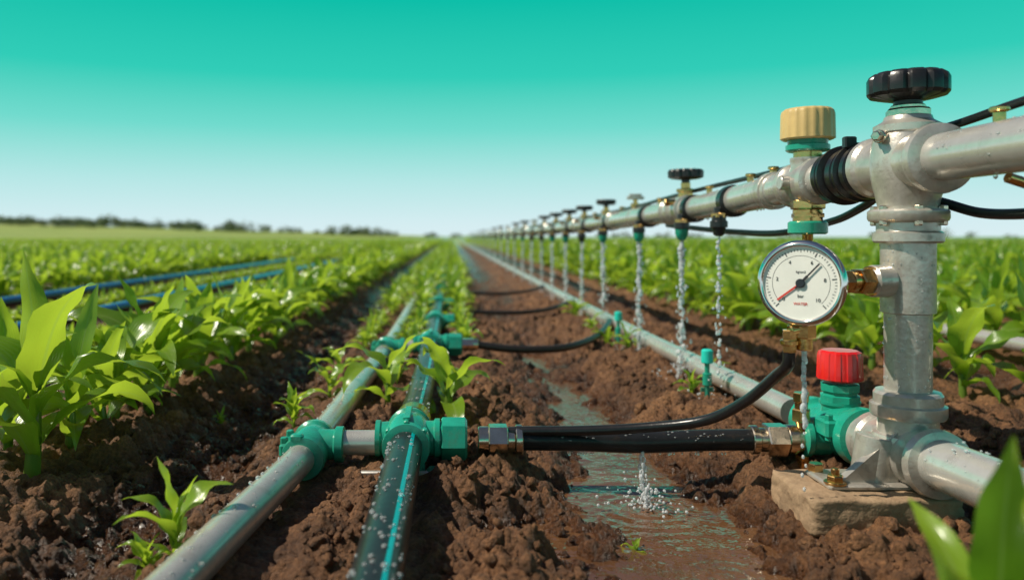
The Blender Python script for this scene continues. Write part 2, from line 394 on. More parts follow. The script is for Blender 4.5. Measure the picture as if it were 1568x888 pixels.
for (x0,nm) in ((-1.56,'blue'),(-2.26,'blue')):
    pts=[(x0-.05,-1,.055),(x0-.02,2.0,.062),(x0,2.8,.062),(x0+.03,3.8,.068),(x0+.02,5,.066),(x0+.06,7,.07),(x0+.05,9,.068),(x0+.05,60,.07)]
    g=G('drip_irrigation_pipe',(x0,2.8,.06)); g.add('pipe',MB().tube(pts,.029,24,6),M_bpipe)
    g.add('blue_highlight_band',MB().tube(pts,.0295,10,6,arc=(R(-5),R(62))),M_blue)  # blue highlight along the black pipe, modelled as a coloured band
# ------------------------------------------------------------------ post + gate valve
PX,PY=XP,1.2
g=G('valve_standpipe',(PX,PY,0))
g.add('post',MB().lathe([(.05,.046),(.098,.050),(.104,.048),(.106,.042),(.128,.041),(.130,.050),(.134,.052),(.148,.052),(.150,.047),(.164,.047),(.168,.044),(.170,.0325),(.284,.0325),(.286,.0375),(.393,.0375)],(PX,PY,0),(0,0,1),48),M_cast)
g.add('flange',MB().lathe([(.390,.045),(.393,.048),(.405,.048),(.408,.043),(.420,.043),(.423,.053),(.427,.055),(.437,.055),(.440,.052),(.442,.043)],(PX,PY,0),(0,0,1),48),M_cast)
mb=MB(); 
for k in range(6):
    a=k*math.pi/3+.3; mb.cyl((PX+.047*math.cos(a),PY+.047*math.sin(a),.416),(PX+.047*math.cos(a),PY+.047*math.sin(a),.446),.006,6)
g.add('flange_bolts',mb,M_steel)
g.add('valve_body',MB().lathe([(.440,.040),(.455,.043),(.475,.048),(.50,.052),(.52,.052),(.54,.049),(.553,.045),(.556,.047),(.566,.047),(.570,.040),(.574,.034),(.580,.032)],(PX,PY,0),(0,0,1),48),M_cast)
mb=MB(); z=.510
mb.lathe([(0,.040),(.004,.049),(.012,.0505),(.02,.049),(.026,.044),(.06,.043),(.12,.043),(.16,.044),(.166,.049),(.180,.049),(.184,.040)],(PX,PY-.088,z),(0,1,0),44)
g.add('valve_barrel',mb,M_cast)
mb=MB().cyl((PX-.055,PY-.02,.548),(PX-.03,PY,.548),.010,12); mb.cyl((PX-.063,PY-.026,.548),(PX-.053,PY-.018,.548),.0075,6)
g.add('drain_plug',mb,M_steel)
mb=MB().cyl((PX,PY,.578),(PX,PY,.592),.031,8,.003); mb.cyl((PX,PY,.590),(PX,PY,.597),.024,24)
g.add('gland_nut',mb,M_steel)
mb=MB().cyl((PX,PY,.594),(PX,PY,.606),.020,20)
mb.lathe([(0,.022),(.004,.040),(.007,.052),(.012,.056),(.032,.056),(.038,.053),(.042,.047),(.043,.03),(.040,.022),(.040,.0)],(PX,PY,.603),(0,0,1),120,knobf(12,.09))
g.add('hand_knob',mb,M_black,28)
mb=MB().lathe([(0,.020),(.004,.024),(.03,.024),(.034,.02)],(PX-.062,PY-.008,.333),(1,.1,0),32)
g.add('gauge_branch',mb,M_cast)
mb=MB().lathe([(0,.034),(.003,.047),(.016,.049),(.022,.045),(.05,.044),(.11,.046),(.15,.044),(.156,.049),(.172,.049),(.176,.036)],(PX,PY-.085,.0785),(0,1,-.055),44)
g.add('lower_tee',mb,M_cast)
mb=MB().box((PX-.055,PY,.034),(.165,.085,.009),None,.003)
mb.box((PX-.06,PY+.0,.058),(.018,.012,.05))
b0=len(mb.v)
for yy in (-.008,.008):
    for p in ((-.118,.036),(-.03,.036),(-.03,.112)): mb.v.append(Vector((PX+p[0],PY-.02+yy,p[1])))
mb.f+= [(b0,b0+1,b0+2),(b0+5,b0+4,b0+3),(b0,b0+3,b0+4,b0+1),(b0+1,b0+4,b0+5,b0+2),(b0+2,b0+5,b0+3,b0)]
mb.cyl((PX-.055,PY,.036),(PX-.045,PY,.10),.03,24); 
g.add('base_bracket',mb,M_cast)
mb=MB().cyl((PX-.124,PY-.03,.037),(PX-.124,PY-.03,.050),.012,6); mb.cyl((PX-.124,PY-.03,.037),(PX-.124,PY-.03,.041),.016,20); mb.cyl((PX-.124,PY-.03,.045),(PX-.124,PY-.03,.060),.006,12)
mb.cyl((PX-.124,PY+.032,.037),(PX-.124,PY+.032,.050),.012,6)
g.add('anchor_bolts',mb,M_brass)
bm=bmesh.new(); bmesh.ops.create_cube(bm,size=1); bmesh.ops.subdivide_edges(bm,edges=bm.edges[:],cuts=16,use_grid_fill=True)
from mathutils import noise
for v in bm.verts:
    p=v.co.copy(); e=sorted([abs(p.x),abs(p.y),abs(p.z)])[1]
    p=Vector((p.x*.215,p.y*.15,p.z*.055)); 
    if e>.49: p*=.972
    nn=noise.noise_vector(p*40+Vector((3,1,2)))*.0035+noise.noise_vector(p*140)*.0022
    v.co=p+nn+Vector((PX-.072,PY-.005,.002))
me=bpy.data.meshes.new('concrete_pad'); bm.to_mesh(me); bm.free(); me.materials.append(M_conc)
me.polygons.foreach_set('use_smooth',[True]*len(me.polygons)); part('concrete_pad',me)
# ------------------------------------------------------------------ rubber coupling
g=G('rubber_coupling',(XP,1.38,.506))
mb=MB()
prof=[(0,.035)]
for (t,w,r) in ((.004,.018,.047),(.030,.012,.050),(.052,.022,.046),(.084,.012,.052),(.106,.020,.047)):
    prof+=[(t,.041),(t+.003,r),(t+w-.003,r),(t+w,.041)]
prof+=[(.140,.036)]
mb.lathe(prof,(XP,1.30,.508),(0,1,-.02),48); mb.box((XP-.02,1.336,.557),(.02,.014,.020),None,.002); mb.box((XP+.01,1.390,.556),(.018,.014,.018),None,.002)
g.add('sleeve',mb,M_rubber)
# ------------------------------------------------------------------ pressure regulator
RY=1.537; rz=tz(RY)
g=G('pressure_regulator',(XP,RY,rz))
g.add('adjusting_cap',MB().lathe([(0,.044),(.003,.049),(.050,.048),(.056,.046),(.060,.041),(.061,.02),(.061,0)],(XP,RY,.585),(0,0,1),144,lambda a:1+.022*max(-.6,min(.6,math.cos(18*a)*2))),M_cream,25)
g.add('collar',MB().lathe([(0,.036),(.003,.040),(.012,.040),(.014,.036),(.022,.037)],(XP,RY,.563),(0,0,1),40),M_green)
mb=MB().cyl((XP,RY,.546),(XP,RY,.565),.026,32); g.add('neck',mb,M_brass)
mb=MB().lathe([(0,.028),(.01,.033),(.03,.040),(.05,.036),(.07,.030),(.078,.032),(.085,.032)],(XP,RY,.466),(0,0,1),40)
mb.lathe([(0,.036),(.004,.044),(.022,.044),(.026,.040),(.10,.040),(.104,.044),(.122,.044),(.126,.036)],(XP,RY-.063,rz),(0,1,-.02),40)
mb.cyl((XP-.055,RY,rz+.0),(XP-.03,RY,rz),.014,12)
g.add('body',mb,M_cast)
mb=MB().cyl((XP,RY,.452),(XP,RY,.470),.033,6,.002,.3); mb.cyl((XP,RY,.428),(XP,RY,.452),.027,32); mb.cyl((XP,RY,.436),(XP,RY,.444),.031,6,.001,.3)
g.add('brass_nuts',mb,M_brass)
g.add('lower_ring',MB().lathe([(0,.032),(.003,.036),(.022,.036),(.025,.032)],(XP,RY,.404),(0,0,1),40),M_green)
g.add('outlet_tube',MB().tube([(XP,RY,.41),(XP,RY,.385),(XP-.03,RY-.07,.37),(.555,1.22,.365),(.53,1.17,.352)],.010,16,6),M_brass)
# ------------------------------------------------------------------ pressure gauge
th=R(40); nrm=Vector((-math.sin(th),-math.cos(th),.02)).normalized(); Gc=Vector((.4925,1.12,.334)); RG=.0585
g=G('pressure_gauge',Gc)
g.add('case',MB().lathe([(0,.045),(.004,.052),(.034,.053),(.036,.050)],Gc-nrm*.036,nrm,64),M_dchrome)
g.add('bezel',MB().lathe([(-.010,.052),(-.008,RG+.001),(-.002,RG+.0025),(.002,RG+.001),(.004,RG-.002),(.005,RG-.004),(.004,RG-.0065),(.001,RG-.0075),(-.004,RG-.008)],Gc,nrm,80,cap=False),M_chrome,60)
g.add('dial',MB().cyl(Gc-nrm*.006,Gc+nrm*.0005,RG-.0070,64,.0003),M_face)
gu=Vector((0,0,1)); gr=gu.cross(nrm).normalized(); gu=nrm.cross(gr).normalized()
def gp2(r,a,h=.0012): return Gc+nrm*h+gr*(r*math.sin(a))+gu*(r*math.cos(a))
rotm=Matrix((gr,gu,nrm)).transposed()
def bar(mb,r0,r1,a,w,h=.0012,th_=.0006):
    p0,p1=gp2(r0,a,h),gp2(r1,a,h); d=(p1-p0).normalized(); s=nrm.cross(d).normalized()
    b0=len(mb.v)
    for hh in (0,th_):
        for (p,q) in ((p0,-1),(p0,1),(p1,1),(p1,-1)): mb.v.append(p+s*(q*w/2)+nrm*hh)
    for f in ((3,2,1,0),(4,5,6,7),(0,1,5,4),(1,2,6,5),(2,3,7,6),(3,0,4,7)): mb.f.append(tuple(b0+i for i in f))
mk=MB(); a0=R(-135)
for i in range(51):
    a=a0+R(270)*i/50; big=i%10==0; med=i%5==0
    bar(mk,.0415 if big else (.0435 if med else .0450),.0478,a,.0013 if big else .0007,.0006,.0003)
for i in range(60):
    a=a0+R(270)*i/60; a2=a0+R(270)*(i+1)/60; 
    p0,p1=gp2(.0385,a,.0006),gp2(.0385,a2,.0006); q0,q1=gp2(.0391,a,.0006),gp2(.0391,a2,.0006); b0=len(mk.v); mk.v+=[p0,p1,q1,q0]; mk.f.append((b0,b0+1,b0+2,b0+3))
g.add('scale_marks',mk,M_ink)
nd=MB(); bar(nd,-.010,.038,R(42),.0022,.0026,.0006); bar(nd,.0,.014,R(42),.0036,.0024,.0007); g.add('needle',nd,M_ink)
nd=MB(); bar(nd,-.004,.040,R(-128),.0024,.0018,.0005); g.add('set_needle',nd,M_rink)
g.add('hub',MB().cyl(gp2(0,0,.0008),gp2(0,0,.0042),.0065,24),M_dchrome)
def txt(s,r,a,size,mat,name,off=(0,0)):
    cu=bpy.data.curves.new(name,'FONT'); cu.body=s; cu.size=size; cu.align_x='CENTER'; cu.align_y='CENTER'; cu.extrude=.0001; cu.materials.append(mat)
    o=bpy.data.objects.new(name,cu); scene.collection.objects.link(o); o.parent=g.e; o.matrix_parent_inverse=Matrix.Translation(-Gc)
    o.matrix_basis=Matrix.Translation(gp2(r,a,.0010))@rotm.to_4x4()
for i in range(6): txt(str(i*2),.0325,a0+R(270)*i/5,.0072,M_ink,'numeral')
txt('bar',.018,R(180),.0065,M_ink,'unit_label'); txt('WATER',.029,R(180),.0056,M_rink,'label_text'); txt('kg/cm2',.016,0,.0046,M_ink,'label_text')
bk=Gc-nrm*.034; bend=Vector((PX-.060,PY-.008,.333))
mb=MB().cyl(bk-nrm*-.004,bk+Vector((.02,.012,0)),.016,24)
mb.cyl(bk+Vector((.005,.005,0)),bend,.0125,28)
g.add('stem',mb,M_steel)
dn=(bend-(bk+Vector((.005,.005,0)))).normalized()
mb=MB().cyl(bend-dn*.030,bend-dn*.006,.0205,6,.002); mb.cyl(bend-dn*.062,bend-dn*.045,.0185,6,.002); mb.cyl(bend-dn*.044,bend-dn*.034,.0165,28); mb.cyl(bend-dn*.004,bend+dn*.006,.0225,28)
g.add('stem_nuts',mb,M_brass)
q=Gc-nrm*.016
mb=MB().cyl(q+Vector((0,0,-.078)),q+Vector((0,0,-.050)),.016,6,.0015,.4); mb.cyl(q+Vector((0,0,-.095)),q+Vector((0,0,-.074)),.0115,24)
mb.cyl(q+Vector((-.022,-.002,-.098)),q+Vector((-.022,-.002,-.066)),.010,6,.001,.2); mb.cyl(q+Vector((-.022,-.002,-.088)),q+Vector((-.022,-.002,-.080)),.0125,24); mb.cyl(q+Vector((-.022,-.002,-.068)),q+Vector((0,0,-.064)),.009,16)
g.add('outlet_fittings',mb,M_brass)
h0=q+Vector((-.022,-.002,-.094))
g=G('rubber_hose',h0)
g.add('hose',MB().tube([h0,(h0.x-.000,h0.y+.005,h0.z-.022),(.482,1.175,.196),(.458,1.24,.143),(.415,1.30,.100),(.335,1.345,.078),(.235,1.372,.066),(.125,1.392,.060),(.10,1.395,.058)],.0085,20,8),M_rubber)
# ------------------------------------------------------------------ cross pipe
HY=1.4; HZ=.043
g=G('supply_hose',(.32,HY,HZ))
g.add('hose',MB().tube([(.11,HY,HZ),(.22,HY,HZ-.001),(.33,HY-.003,HZ-.004),(.44,HY,HZ-.001),(.54,HY,HZ)],.0185,36,8),M_bpipe)
mb=MB().rings((.048,HY,HZ),(.126,HY,HZ),[(0,.25,.023),(.84,1.0,.026),(.66,.83,.021)]); mb.cyl((.066,HY,HZ),(.100,HY,HZ),.029,6,.002)
g.add('union_left',mb,M_steel)
mb=MB().rings((.526,HY,HZ),(.615,HY,HZ),[(0,.15,.025),(.15,.32,.021),(.86,1,.024)]); mb.cyl((.552,HY,HZ),(.588,HY,HZ),.030,6,.002); mb.cyl((.588,HY,HZ),(.606,HY,HZ),.0265,28)
g.add('union_right',mb,M_steel)
# ------------------------------------------------------------------ green tees (left)
def tee(y,xb,xg,s,zb=.046,zg=.026,right=True):
    g=G('pipe_tee_fitting',(xb,y,zb))
    r=.0285
    mb=MB().lathe([(0,r),(.002,.040),(.014*s,.041),(.018*s,.037),(.028*s,.040),(.07*s,.044),(.112*s,.040),(.122*s,.037),(.126*s,.041),(.138*s,.040),(.14*s,r)],(xb,y-.07*s,zb),(0,1,0),44)
    mb.lathe([(0,.030),(.025,.030),(.028,.034),(.036,.034)],(xb+.02,y,zb),(1,0,0),36)
    mb.lathe([(0,.030),(.025,.028),(.028,.031),(.036,.031)],(xb-.02,y,zb),(-1,0,0),36)
    for k in range(3):
        a=R(40+50*k); mb.cyl((xb+.040*math.cos(a),y-.064*s,zb+.040*math.sin(a)),(xb+.040*math.cos(a),y-.046*s,zb+.040*math.sin(a)),.005,8)
    mb.box((xb+.0,y-.0,zb+.044),(.012,.09*s,.006),None,.001)
    g.add('body',mb,M_green)
    g.add('hex_nut',MB().lathe([(0,.033),(.003,.037),(.042,.037),(.046,.032)],(xb+.058,y,zb-.001),(1,0,0),6,ph=.2).lathe([(0,.030),(.012,.030)],(xb+.048,y,zb-.001),(1,0,0),32),M_green,20)
    g.add('lock_tab',MB().box((xb-.015,y-.062*s,zb-.046),(.13,.010,.013),None,.002),M_pvc)
    g.add('drain_lug',MB().box((xb+.05,y-.055*s,zb-.046),(.03,.024,.022),None,.004).cyl((xb+.02,y-.05*s,zb-.05),(xb+.02,y-.05*s,zb-.03),.012,16),M_green)
    g.add('nipple',MB().cyl((xg+.035,y,zg+.012),(xb-.045,y,zg+.012),.0215,32),M_pvc)
    g2=G('pipe_clamp_fitting',(xg,y,zg))
    r=.0255
    mb=MB().lathe([(0,r),(.002,.036),(.016*s,.038),(.020*s,.033),(.03*s,.036),(.07*s,.038),(.108*s,.036),(.116*s,.034),(.12*s,.038),(.134*s,.037),(.136*s,r)],(xg,y-.068*s,zg+.001),(0,1,0),44)
    mb.lathe([(0,.026),(.03,.026),(.033,.031),(.046,.031),(.048,.026)],(xg+.015,y,zg+.009),(1,0,0),36)
    mb.box((xg-.037,y,zg+.006),(.018,.07*s,.024),None,.004); mb.box((xg-.01,y-.06*s,zg+.036),(.022,.016,.012),None,.003)
    for yy in (-.025,.025): mb.cyl((xg-.038,y+yy*s,zg+.0),(xg-.038,y+yy*s,zg+.028),.007,6)
    g2.add('body',mb,M_green)
    return g
tee(1.4,-.075,-.249,1)
tee(2.62,-.066,-.213,.95)
G('pipe_collar',(-.073,1.53,.046)).add('ring',MB().cyl((-.074,1.50,.046),(-.072,1.545,.046),.034).cyl((-.074,1.475,.046),(-.074,1.505,.046),.0315),M_brass)
tb=[('body',MB().lathe([(0,.028),(.002,.040),(.02,.041),(.024,.036),(.07,.040),(.116,.036),(.12,.041),(.138,.040),(.14,.028)],(0,-.07,0),(0,1,0),28).cyl((-.05,0,0),(.055,0,0),.026,20).cyl((.05,0,0),(.08,0,0),.032,6).mesh('body',M_green))]
for y in (3.35,4.2,5.2,6.4,8,10,13): inst('pipe_tee_fitting',tb,(-.064,y,.045))
g=G('supply_hose',(.3,2.7,.04))
g.add('union',MB().cyl((.035,2.62,.045),(.075,2.62,.045),.022,6).cyl((.07,2.62,.045),(.09,2.62,.045),.018),M_steel)
g.add('hose',MB().tube([(.08,2.62,.045),(.2,2.62,.030),(.36,2.66,.026),(.50,2.85,.030),(.60,3.1,.040),(.66,3.3,.05)],.013,20,8),M_rubber)
for y in (3.9,5.2):
    g=G('supply_hose',(.3,y,.04)); g.add('hose',MB().tube([(.0,y,.045),(.15,y,.03),(.35,y+.03,.025),(.52,y+.2,.03),(.66,y+.45,.045)],.011,14,6),M_rubber)
# ------------------------------------------------------------------ right green tee
g=G('pipe_tee_fitting',(XP,1.41,.06))
ax=Vector((0,1,-.08)).normalized(); o=Vector((XP,1.292,.068))
g.add('grey_sleeve',MB().lathe([(0,.034),(.002,.041),(.03,.041),(.034,.036)],o-ax*.015,ax,40),M_pvc)
mb=MB().lathe([(.018,.036),(.020,.048),(.045,.049),(.05,.043),(.06,.041),(.10,.046),(.15,.043),(.19,.040),(.195,.046),(.225,.046),(.228,.044),(.24,.034)],o,ax,44)
mb.lathe([(0,.034),(.03,.032),(.033,.036),(.042,.036),(.045,.026)],(XP-.03,1.40,.050),(-1,0,0),40)
mb.lathe([(0,.034),(.04,.030),(.045,.034),(.05,.034)],(XP,1.41,.06),(0,0,1),40)
mb.box((XP-.048,1.36,.075),(.022,.05,.03),None,.004); mb.cyl((XP-.05,1.345,.055),(XP-.05,1.345,.10),.007,6)
g.add('body',mb,M_green)
g.add('cap_nut',MB().lathe([(0,.030),(.002,.034),(.012,.034),(.014,.029),(.018,.029),(.020,.033),(.032,.033),(.034,.028)],(XP,1.41,.108),(0,0,1),8),M_green,20)
g.add('red_cap',MB().lathe([(0,.033),(.003,.0375),(.044,.036),(.050,.034),(.053,.029),(.0535,0)],(XP,1.41,.146),(0,0,1),120,lambda a:1+.03*max(-.6,min(.6,math.cos(12*a)*2))),M_red,25)
mb=MB().cyl((.612,1.39,.078),(.612,1.39,.100),.016,6,.002); mb.cyl((.612,1.39,.10),(.612,1.39,.112),.011,20); mb.cyl((.612,1.39,.112),(.612,1.39,.128),.014,6,.001); mb.cyl((.612,1.385,-.008),(.612,1.385,.02),.012,6,.001); mb.cyl((.612,1.385,-.02),(.612,1.385,-.006),.007,16)
mb.cyl((.620,1.39,.06),(.612,1.39,.085),.012,16)
g.add('bleed_valve',mb,M_brass)
# ------------------------------------------------------------------ valves along the overhead pipe
gv=[('base_clamp',MB().lathe([(-.024,.036),(-.022,.041),(.022,.041),(.024,.036)],(0,0,0),(0,1,0),36).mesh('base_clamp',M_cast)),
    ('bonnet',MB().cyl((0,0,.02),(0,0,.052),.021,24).cyl((0,0,.050),(0,0,.060),.027,6).cyl((0,0,.06),(0,0,.078),.014,16).mesh('bonnet',M_brass)),
    ('side_plug',MB().cyl((-.055,0,.02),(-.02,0,.02),.009,12).cyl((-.062,0,.02),(-.052,0,.02),.012,6).mesh('side_plug',M_brass)),
    ('hand_knob',MB().cyl((0,0,.074),(0,0,.09),.012,16).lathe([(0,.018),(.003,.040),(.007,.050),(.024,.051),(.030,.047),(.031,.02),(.03,0)],(0,0,.086),(0,0,1),96,knobf(12,.10)).mesh('hand_knob',M_black,28))]
tv=[('base_clamp',gv[0][1]),('stem',MB().cyl((0,0,.02),(0,0,.05),.016,20).cyl((0,0,.048),(0,0,.062),.021,6).cyl((0,0,.06),(0,0,.08),.010,12).mesh('stem',M_brass)),
    ('handle',MB().box((0,0,.086),(.075,.022,.014),None,.003).box((0,0,.098),(.055,.018,.012),None,.003).mesh('handle',M_cast))]
for i,y in enumerate((2.335,2.97,3.53,4.1,4.62,5.2,5.85,6.55,7.4,8.4,9.6,11,12.6,14.4,16.5,19,22,26)):
    p=tv if i==1 or (i>4 and i%3==1) else gv
    inst('gate_valve' if p is gv else 'ball_valve',p,(XP,y,tz(y)),0,1 if i==0 else .85)
def noz(mat): return MB().lathe([(0,.007),(.004,.013),(.020,.016),(.022,.021),(.036,.021),(.038,.017),(.050,.017)],(0,0,-.040),(0,0,1),28).mesh('nozzle',mat)
dn_=[('saddle',MB().lathe([(-.016,.034),(-.014,.039),(.014,.039),(.016,.034)],(.035,0,.045),(0,1,0),32).cyl((.0,0,.0),(.0,0,.03),.012,16).cyl((0,0,.018),(.02,0,.03),.012,16).mesh('saddle',M_black)),
     ('nozzle',noz(M_black)),
     ('brass_ring',MB().cyl((0,0,.004),(0,0,.016),.019,6).mesh('brass_ring',M_brass))]
dn_g=[dn_[0],dn_[2],('upper_nozzle',MB().cyl((0,0,-.012),(0,0,.006),.021,24).mesh('upper_nozzle',M_black)),('nozzle',MB().lathe([(0,.007),(.004,.012),(.018,.018),(.03,.0185),(.035,.015)],(0,0,-.044),(0,0,1),28).mesh('nozzle',M_green))]
dys=[1.93,2.24,2.75,3.4,3.95,4.5,5.1,5.7,6.4,7.2,8.1,9.1,10.3,11.7,13.2,15,17,19.5,22,25]
DC=[];DS=[]
XD=.650
for i,y in enumerate(dys):
    zt=tz(y)-.048
    inst('drip_nozzle',dn_g if i in(1,2,3,5,6,9) else dn_,(XD,y,zt))
    z=zt-.042; zb=-.02 if i else .05
    sc=(1.15 if i in(1,2,3) else 1)+.07*min(y,12)
    den=.0075 if i in(1,2) else .010
    while z>zb:
        t=(zt-z)/.4
        r=random.choice((random.uniform(.0024,.0042),random.uniform(.0038,.0072)))*(1.0 if i else .75)*sc
        sx=.0010+.0026*t
        DC.append((XD+random.gauss(0,sx),y+random.gauss(0,sx),z)); DS.append((r,r,r*random.uniform(1.1,2.0)))
        for _ in range(3 if i else 1):
            r=random.uniform(.0010,.0030)*sc; sx=.003+.011*t
            DC.append((XD+random.gauss(0,sx),y+random.gauss(0,sx),z+random.uniform(-.006,.006))); DS.append((r,r,r*random.uniform(1.0,2.4)))
        z-=den*random.uniform(.5,1.5)*(1+t*.6)
    for _ in range(55 if i<8 else 10):
        a=random.uniform(0,6.28); rr=random.uniform(0,.08); r=random.uniform(.0010,.0032)
        DC.append((XD-.01+rr*math.cos(a),y+rr*math.sin(a),abs(random.gauss(0,.03)))); DS.append((r,r,r))
for (x,y,za,zb) in ((.333,1.385,.022,-.045),(.328,1.36,.012,-.045),(.325,1.33,.0,-.05),(.322,1.305,-.012,-.05),(.612,1.385,-.01,-.02)):
    z=za
    while z>zb:
        r=random.uniform(.0018,.0042); DC.append((x+random.gauss(0,.003),y+random.gauss(0,.002),z)); DS.append((r,r,r*1.8)); z-=random.uniform(.002,.006)
p0=q+Vector((0,0,-.095)); z=p0.z
while z>.128:
    r=random.uniform(.0022,.0044); DC.append((p0.x+random.gauss(0,.001),p0.y,z)); DS.append((r,r,r*1.9)); z-=random.uniform(.003,.006)
z=.12
while z>.04:
    r=random.uniform(.0014,.0026); DC.append((p0.x+random.gauss(0,.002),p0.y,z)); DS.append((r,r,r*1.5)); z-=random.uniform(.01,.02)
for _ in range(150):
    a=random.uniform(0,6.28); rr=abs(random.gauss(0,.035)); r=random.uniform(.0010,.0028)
    DC.append((.324+rr*math.cos(a),1.31+rr*math.sin(a),WL+abs(random.gauss(0,.018)))); DS.append((r,r,r))
merge_blobs('water_drops',np.array(DC),np.array(DS),M_drop,2,0,rot=False)
BC=[];BS=[]
def bead_on(path,r,n,ymin,ymax,amin=-65,amax=65,rs=(.0007,.0032)):
    for _ in range(n):
        y=ymin*math.exp(random.random()*math.log(ymax/ymin)); x,z=path(y); a=R(random.uniform(amin,amax)); b=random.uniform(*rs)*random.random()**.5+.0004
        BC.append((x+math.sin(a)*r,y,z+math.cos(a)*r)); BS.append((b,b*random.uniform(1,1.5),b*.75))
bead_on(lambda y:(-.077 if y<1.4 else -.069,.046),.0285,360,.7,3.2,-65,65,(.0008,.0046))
bead_on(lambda y:(gxp(y),.026),.0255,180,.7,2.6,-65,65,(.0008,.0038))
bead_on(lambda y:(XP,tz(y)),.0335,260,.8,3,-110,40,(.0005,.0026))
bead_on(lambda y:(XP,lz(y)),.0265,80,1.7,3,-80,60)
bead_on(lambda y:(XP,.086),.035,60,.85,1.1,-100,60,(.0006,.0024))
for _ in range(24):   # drops hanging under the overhead pipe
    y=random.uniform(.9,3.2); b=random.uniform(.0018,.0034); BC.append((XP-.004,y,tz(y)-.0345)); BS.append((b,b,b*1.6))
for _ in range(90):
    a=random.uniform(2.6,5.4); z=random.uniform(.17,.39); rr=.0325 if z<.284 else .0375; b=random.uniform(.0006,.002)
    BC.append((PX+rr*math.cos(a),PY+rr*math.sin(a),z)); BS.append((b,b,b*1.3))
for _ in range(140):
    x=random.uniform(.13,.52); a=R(random.uniform(-80,60)); b=random.uniform(.0006,.0024); BC.append((x,HY+math.sin(a)*.0185,HZ-.003+math.cos(a)*.0190)); BS.append((b*1.3,b,b*.7))
for _ in range(22):
    x=random.uniform(.15,.5); b=random.uniform(.0014,.0028); BC.append((x,HY-.004,HZ-.023)); BS.append((b,b,b*1.5))
merge_blobs('water_beads',np.array(BC),np.array(BS),M_bead,2,0,rot=False)
# ------------------------------------------------------------------ cables
g=G('control_cable',(.74,1.2,.55))
g.add('cable',MB().tube([(.75,-.8,.60),(.745,.7,.595),(.742,1.03,.575),(.742,1.19,.563),(.742,1.45,.556),(.735,1.84,.546),(.725,2.2,.538),(.70,2.5,.526),(.69,2.9,.512),(.69,4,.497),(.69,8,.484)],.0062,14,8),M_rubber)
g=G('control_cable',(.76,1.2,.43))
g.add('cable',MB().tube([(.77,-.8,.45),(.765,.8,.434),(.762,1.05,.430),(.76,1.145,.434),(.745,1.21,.452),(.74,1.30,.470),(.75,1.40,.468),(.755,1.45,.456),(.76,1.57,.432),(.755,1.82,.408),(.745,2.1,.412),(.72,2.35,.424),(.70,2.57,.436)],.0075,14,8),M_rubber)
g.add('cable_clip',MB().cyl((.705,1.01,.475),(.745,1.01,.462),.007,12).cyl((.745,1.01,.475),(.745,1.01,.45),.010,12),M_brass)
def stake(x,y):
    z=float(gh(np.array([x]),np.array([y]))[0]); g=G('drip_stake',(x,y,z))
    g.add('cap',MB().lathe([(0,.012),(.002,.014),(.03,.0135),(.033,.010),(.034,0)],(x,y,.098),(0,0,1),24),M_cap)
    g.add('spike',MB().cyl((x,y,z-.02),(x,y,.10),.006,12).cyl((x,y,.045),(x,y,.075),.011,12).box((x,y,.035),(.03,.006,.01)),M_green)
stake(.612,1.90); stake(.60,2.85)
# ------------------------------------------------------------------ corn plants
def leafverts(rs,base,az,Ln,W,e0,e1,seg=10,half=2,twist=0,wav=.1):
    vs=[];uv=[]
    p=Vector(base); dirh=Vector((math.cos(az),math.sin(az),0)); side0=Vector((-math.sin(az),math.cos(az),0))
    ph=rs.uniform(0,6.28); pw=rs.uniform(1.3,2.4)
    for i in range(seg+1):
        t=i/seg; el=e0+(e1-e0)*(t**pw*0.8+.2*t)
        d=dirh*math.cos(el)+Vector((0,0,math.sin(el)))
        if i>0: p=p+d*(Ln/seg)
        nrm_=(Vector((0,0,math.cos(el)))-dirh*math.sin(el))
        tw=twist*t; sd=side0*math.cos(tw)+nrm_*math.sin(tw); nn=nrm_*math.cos(tw)-side0*math.sin(tw)
        w=W*.5*max(.24*(1-t)**.5 if t<.3 else 0,math.sin(math.pi*min(1,t**.76*.97+.03))**.9)
        if i==seg: w=.0008
        for k in range(-half,half+1):
            f=k/half
            wave=math.sin(t*15+ph+(1.7 if f>0 else 0))*wav*w*abs(f)**1.5
            lift=(abs(f)**1.3)*w*.42*(1-.5*t)
            vs.append(p+sd*(w*f)+nn*(lift+wave)); uv.append((.5+f*.5,t))
    return vs,uv
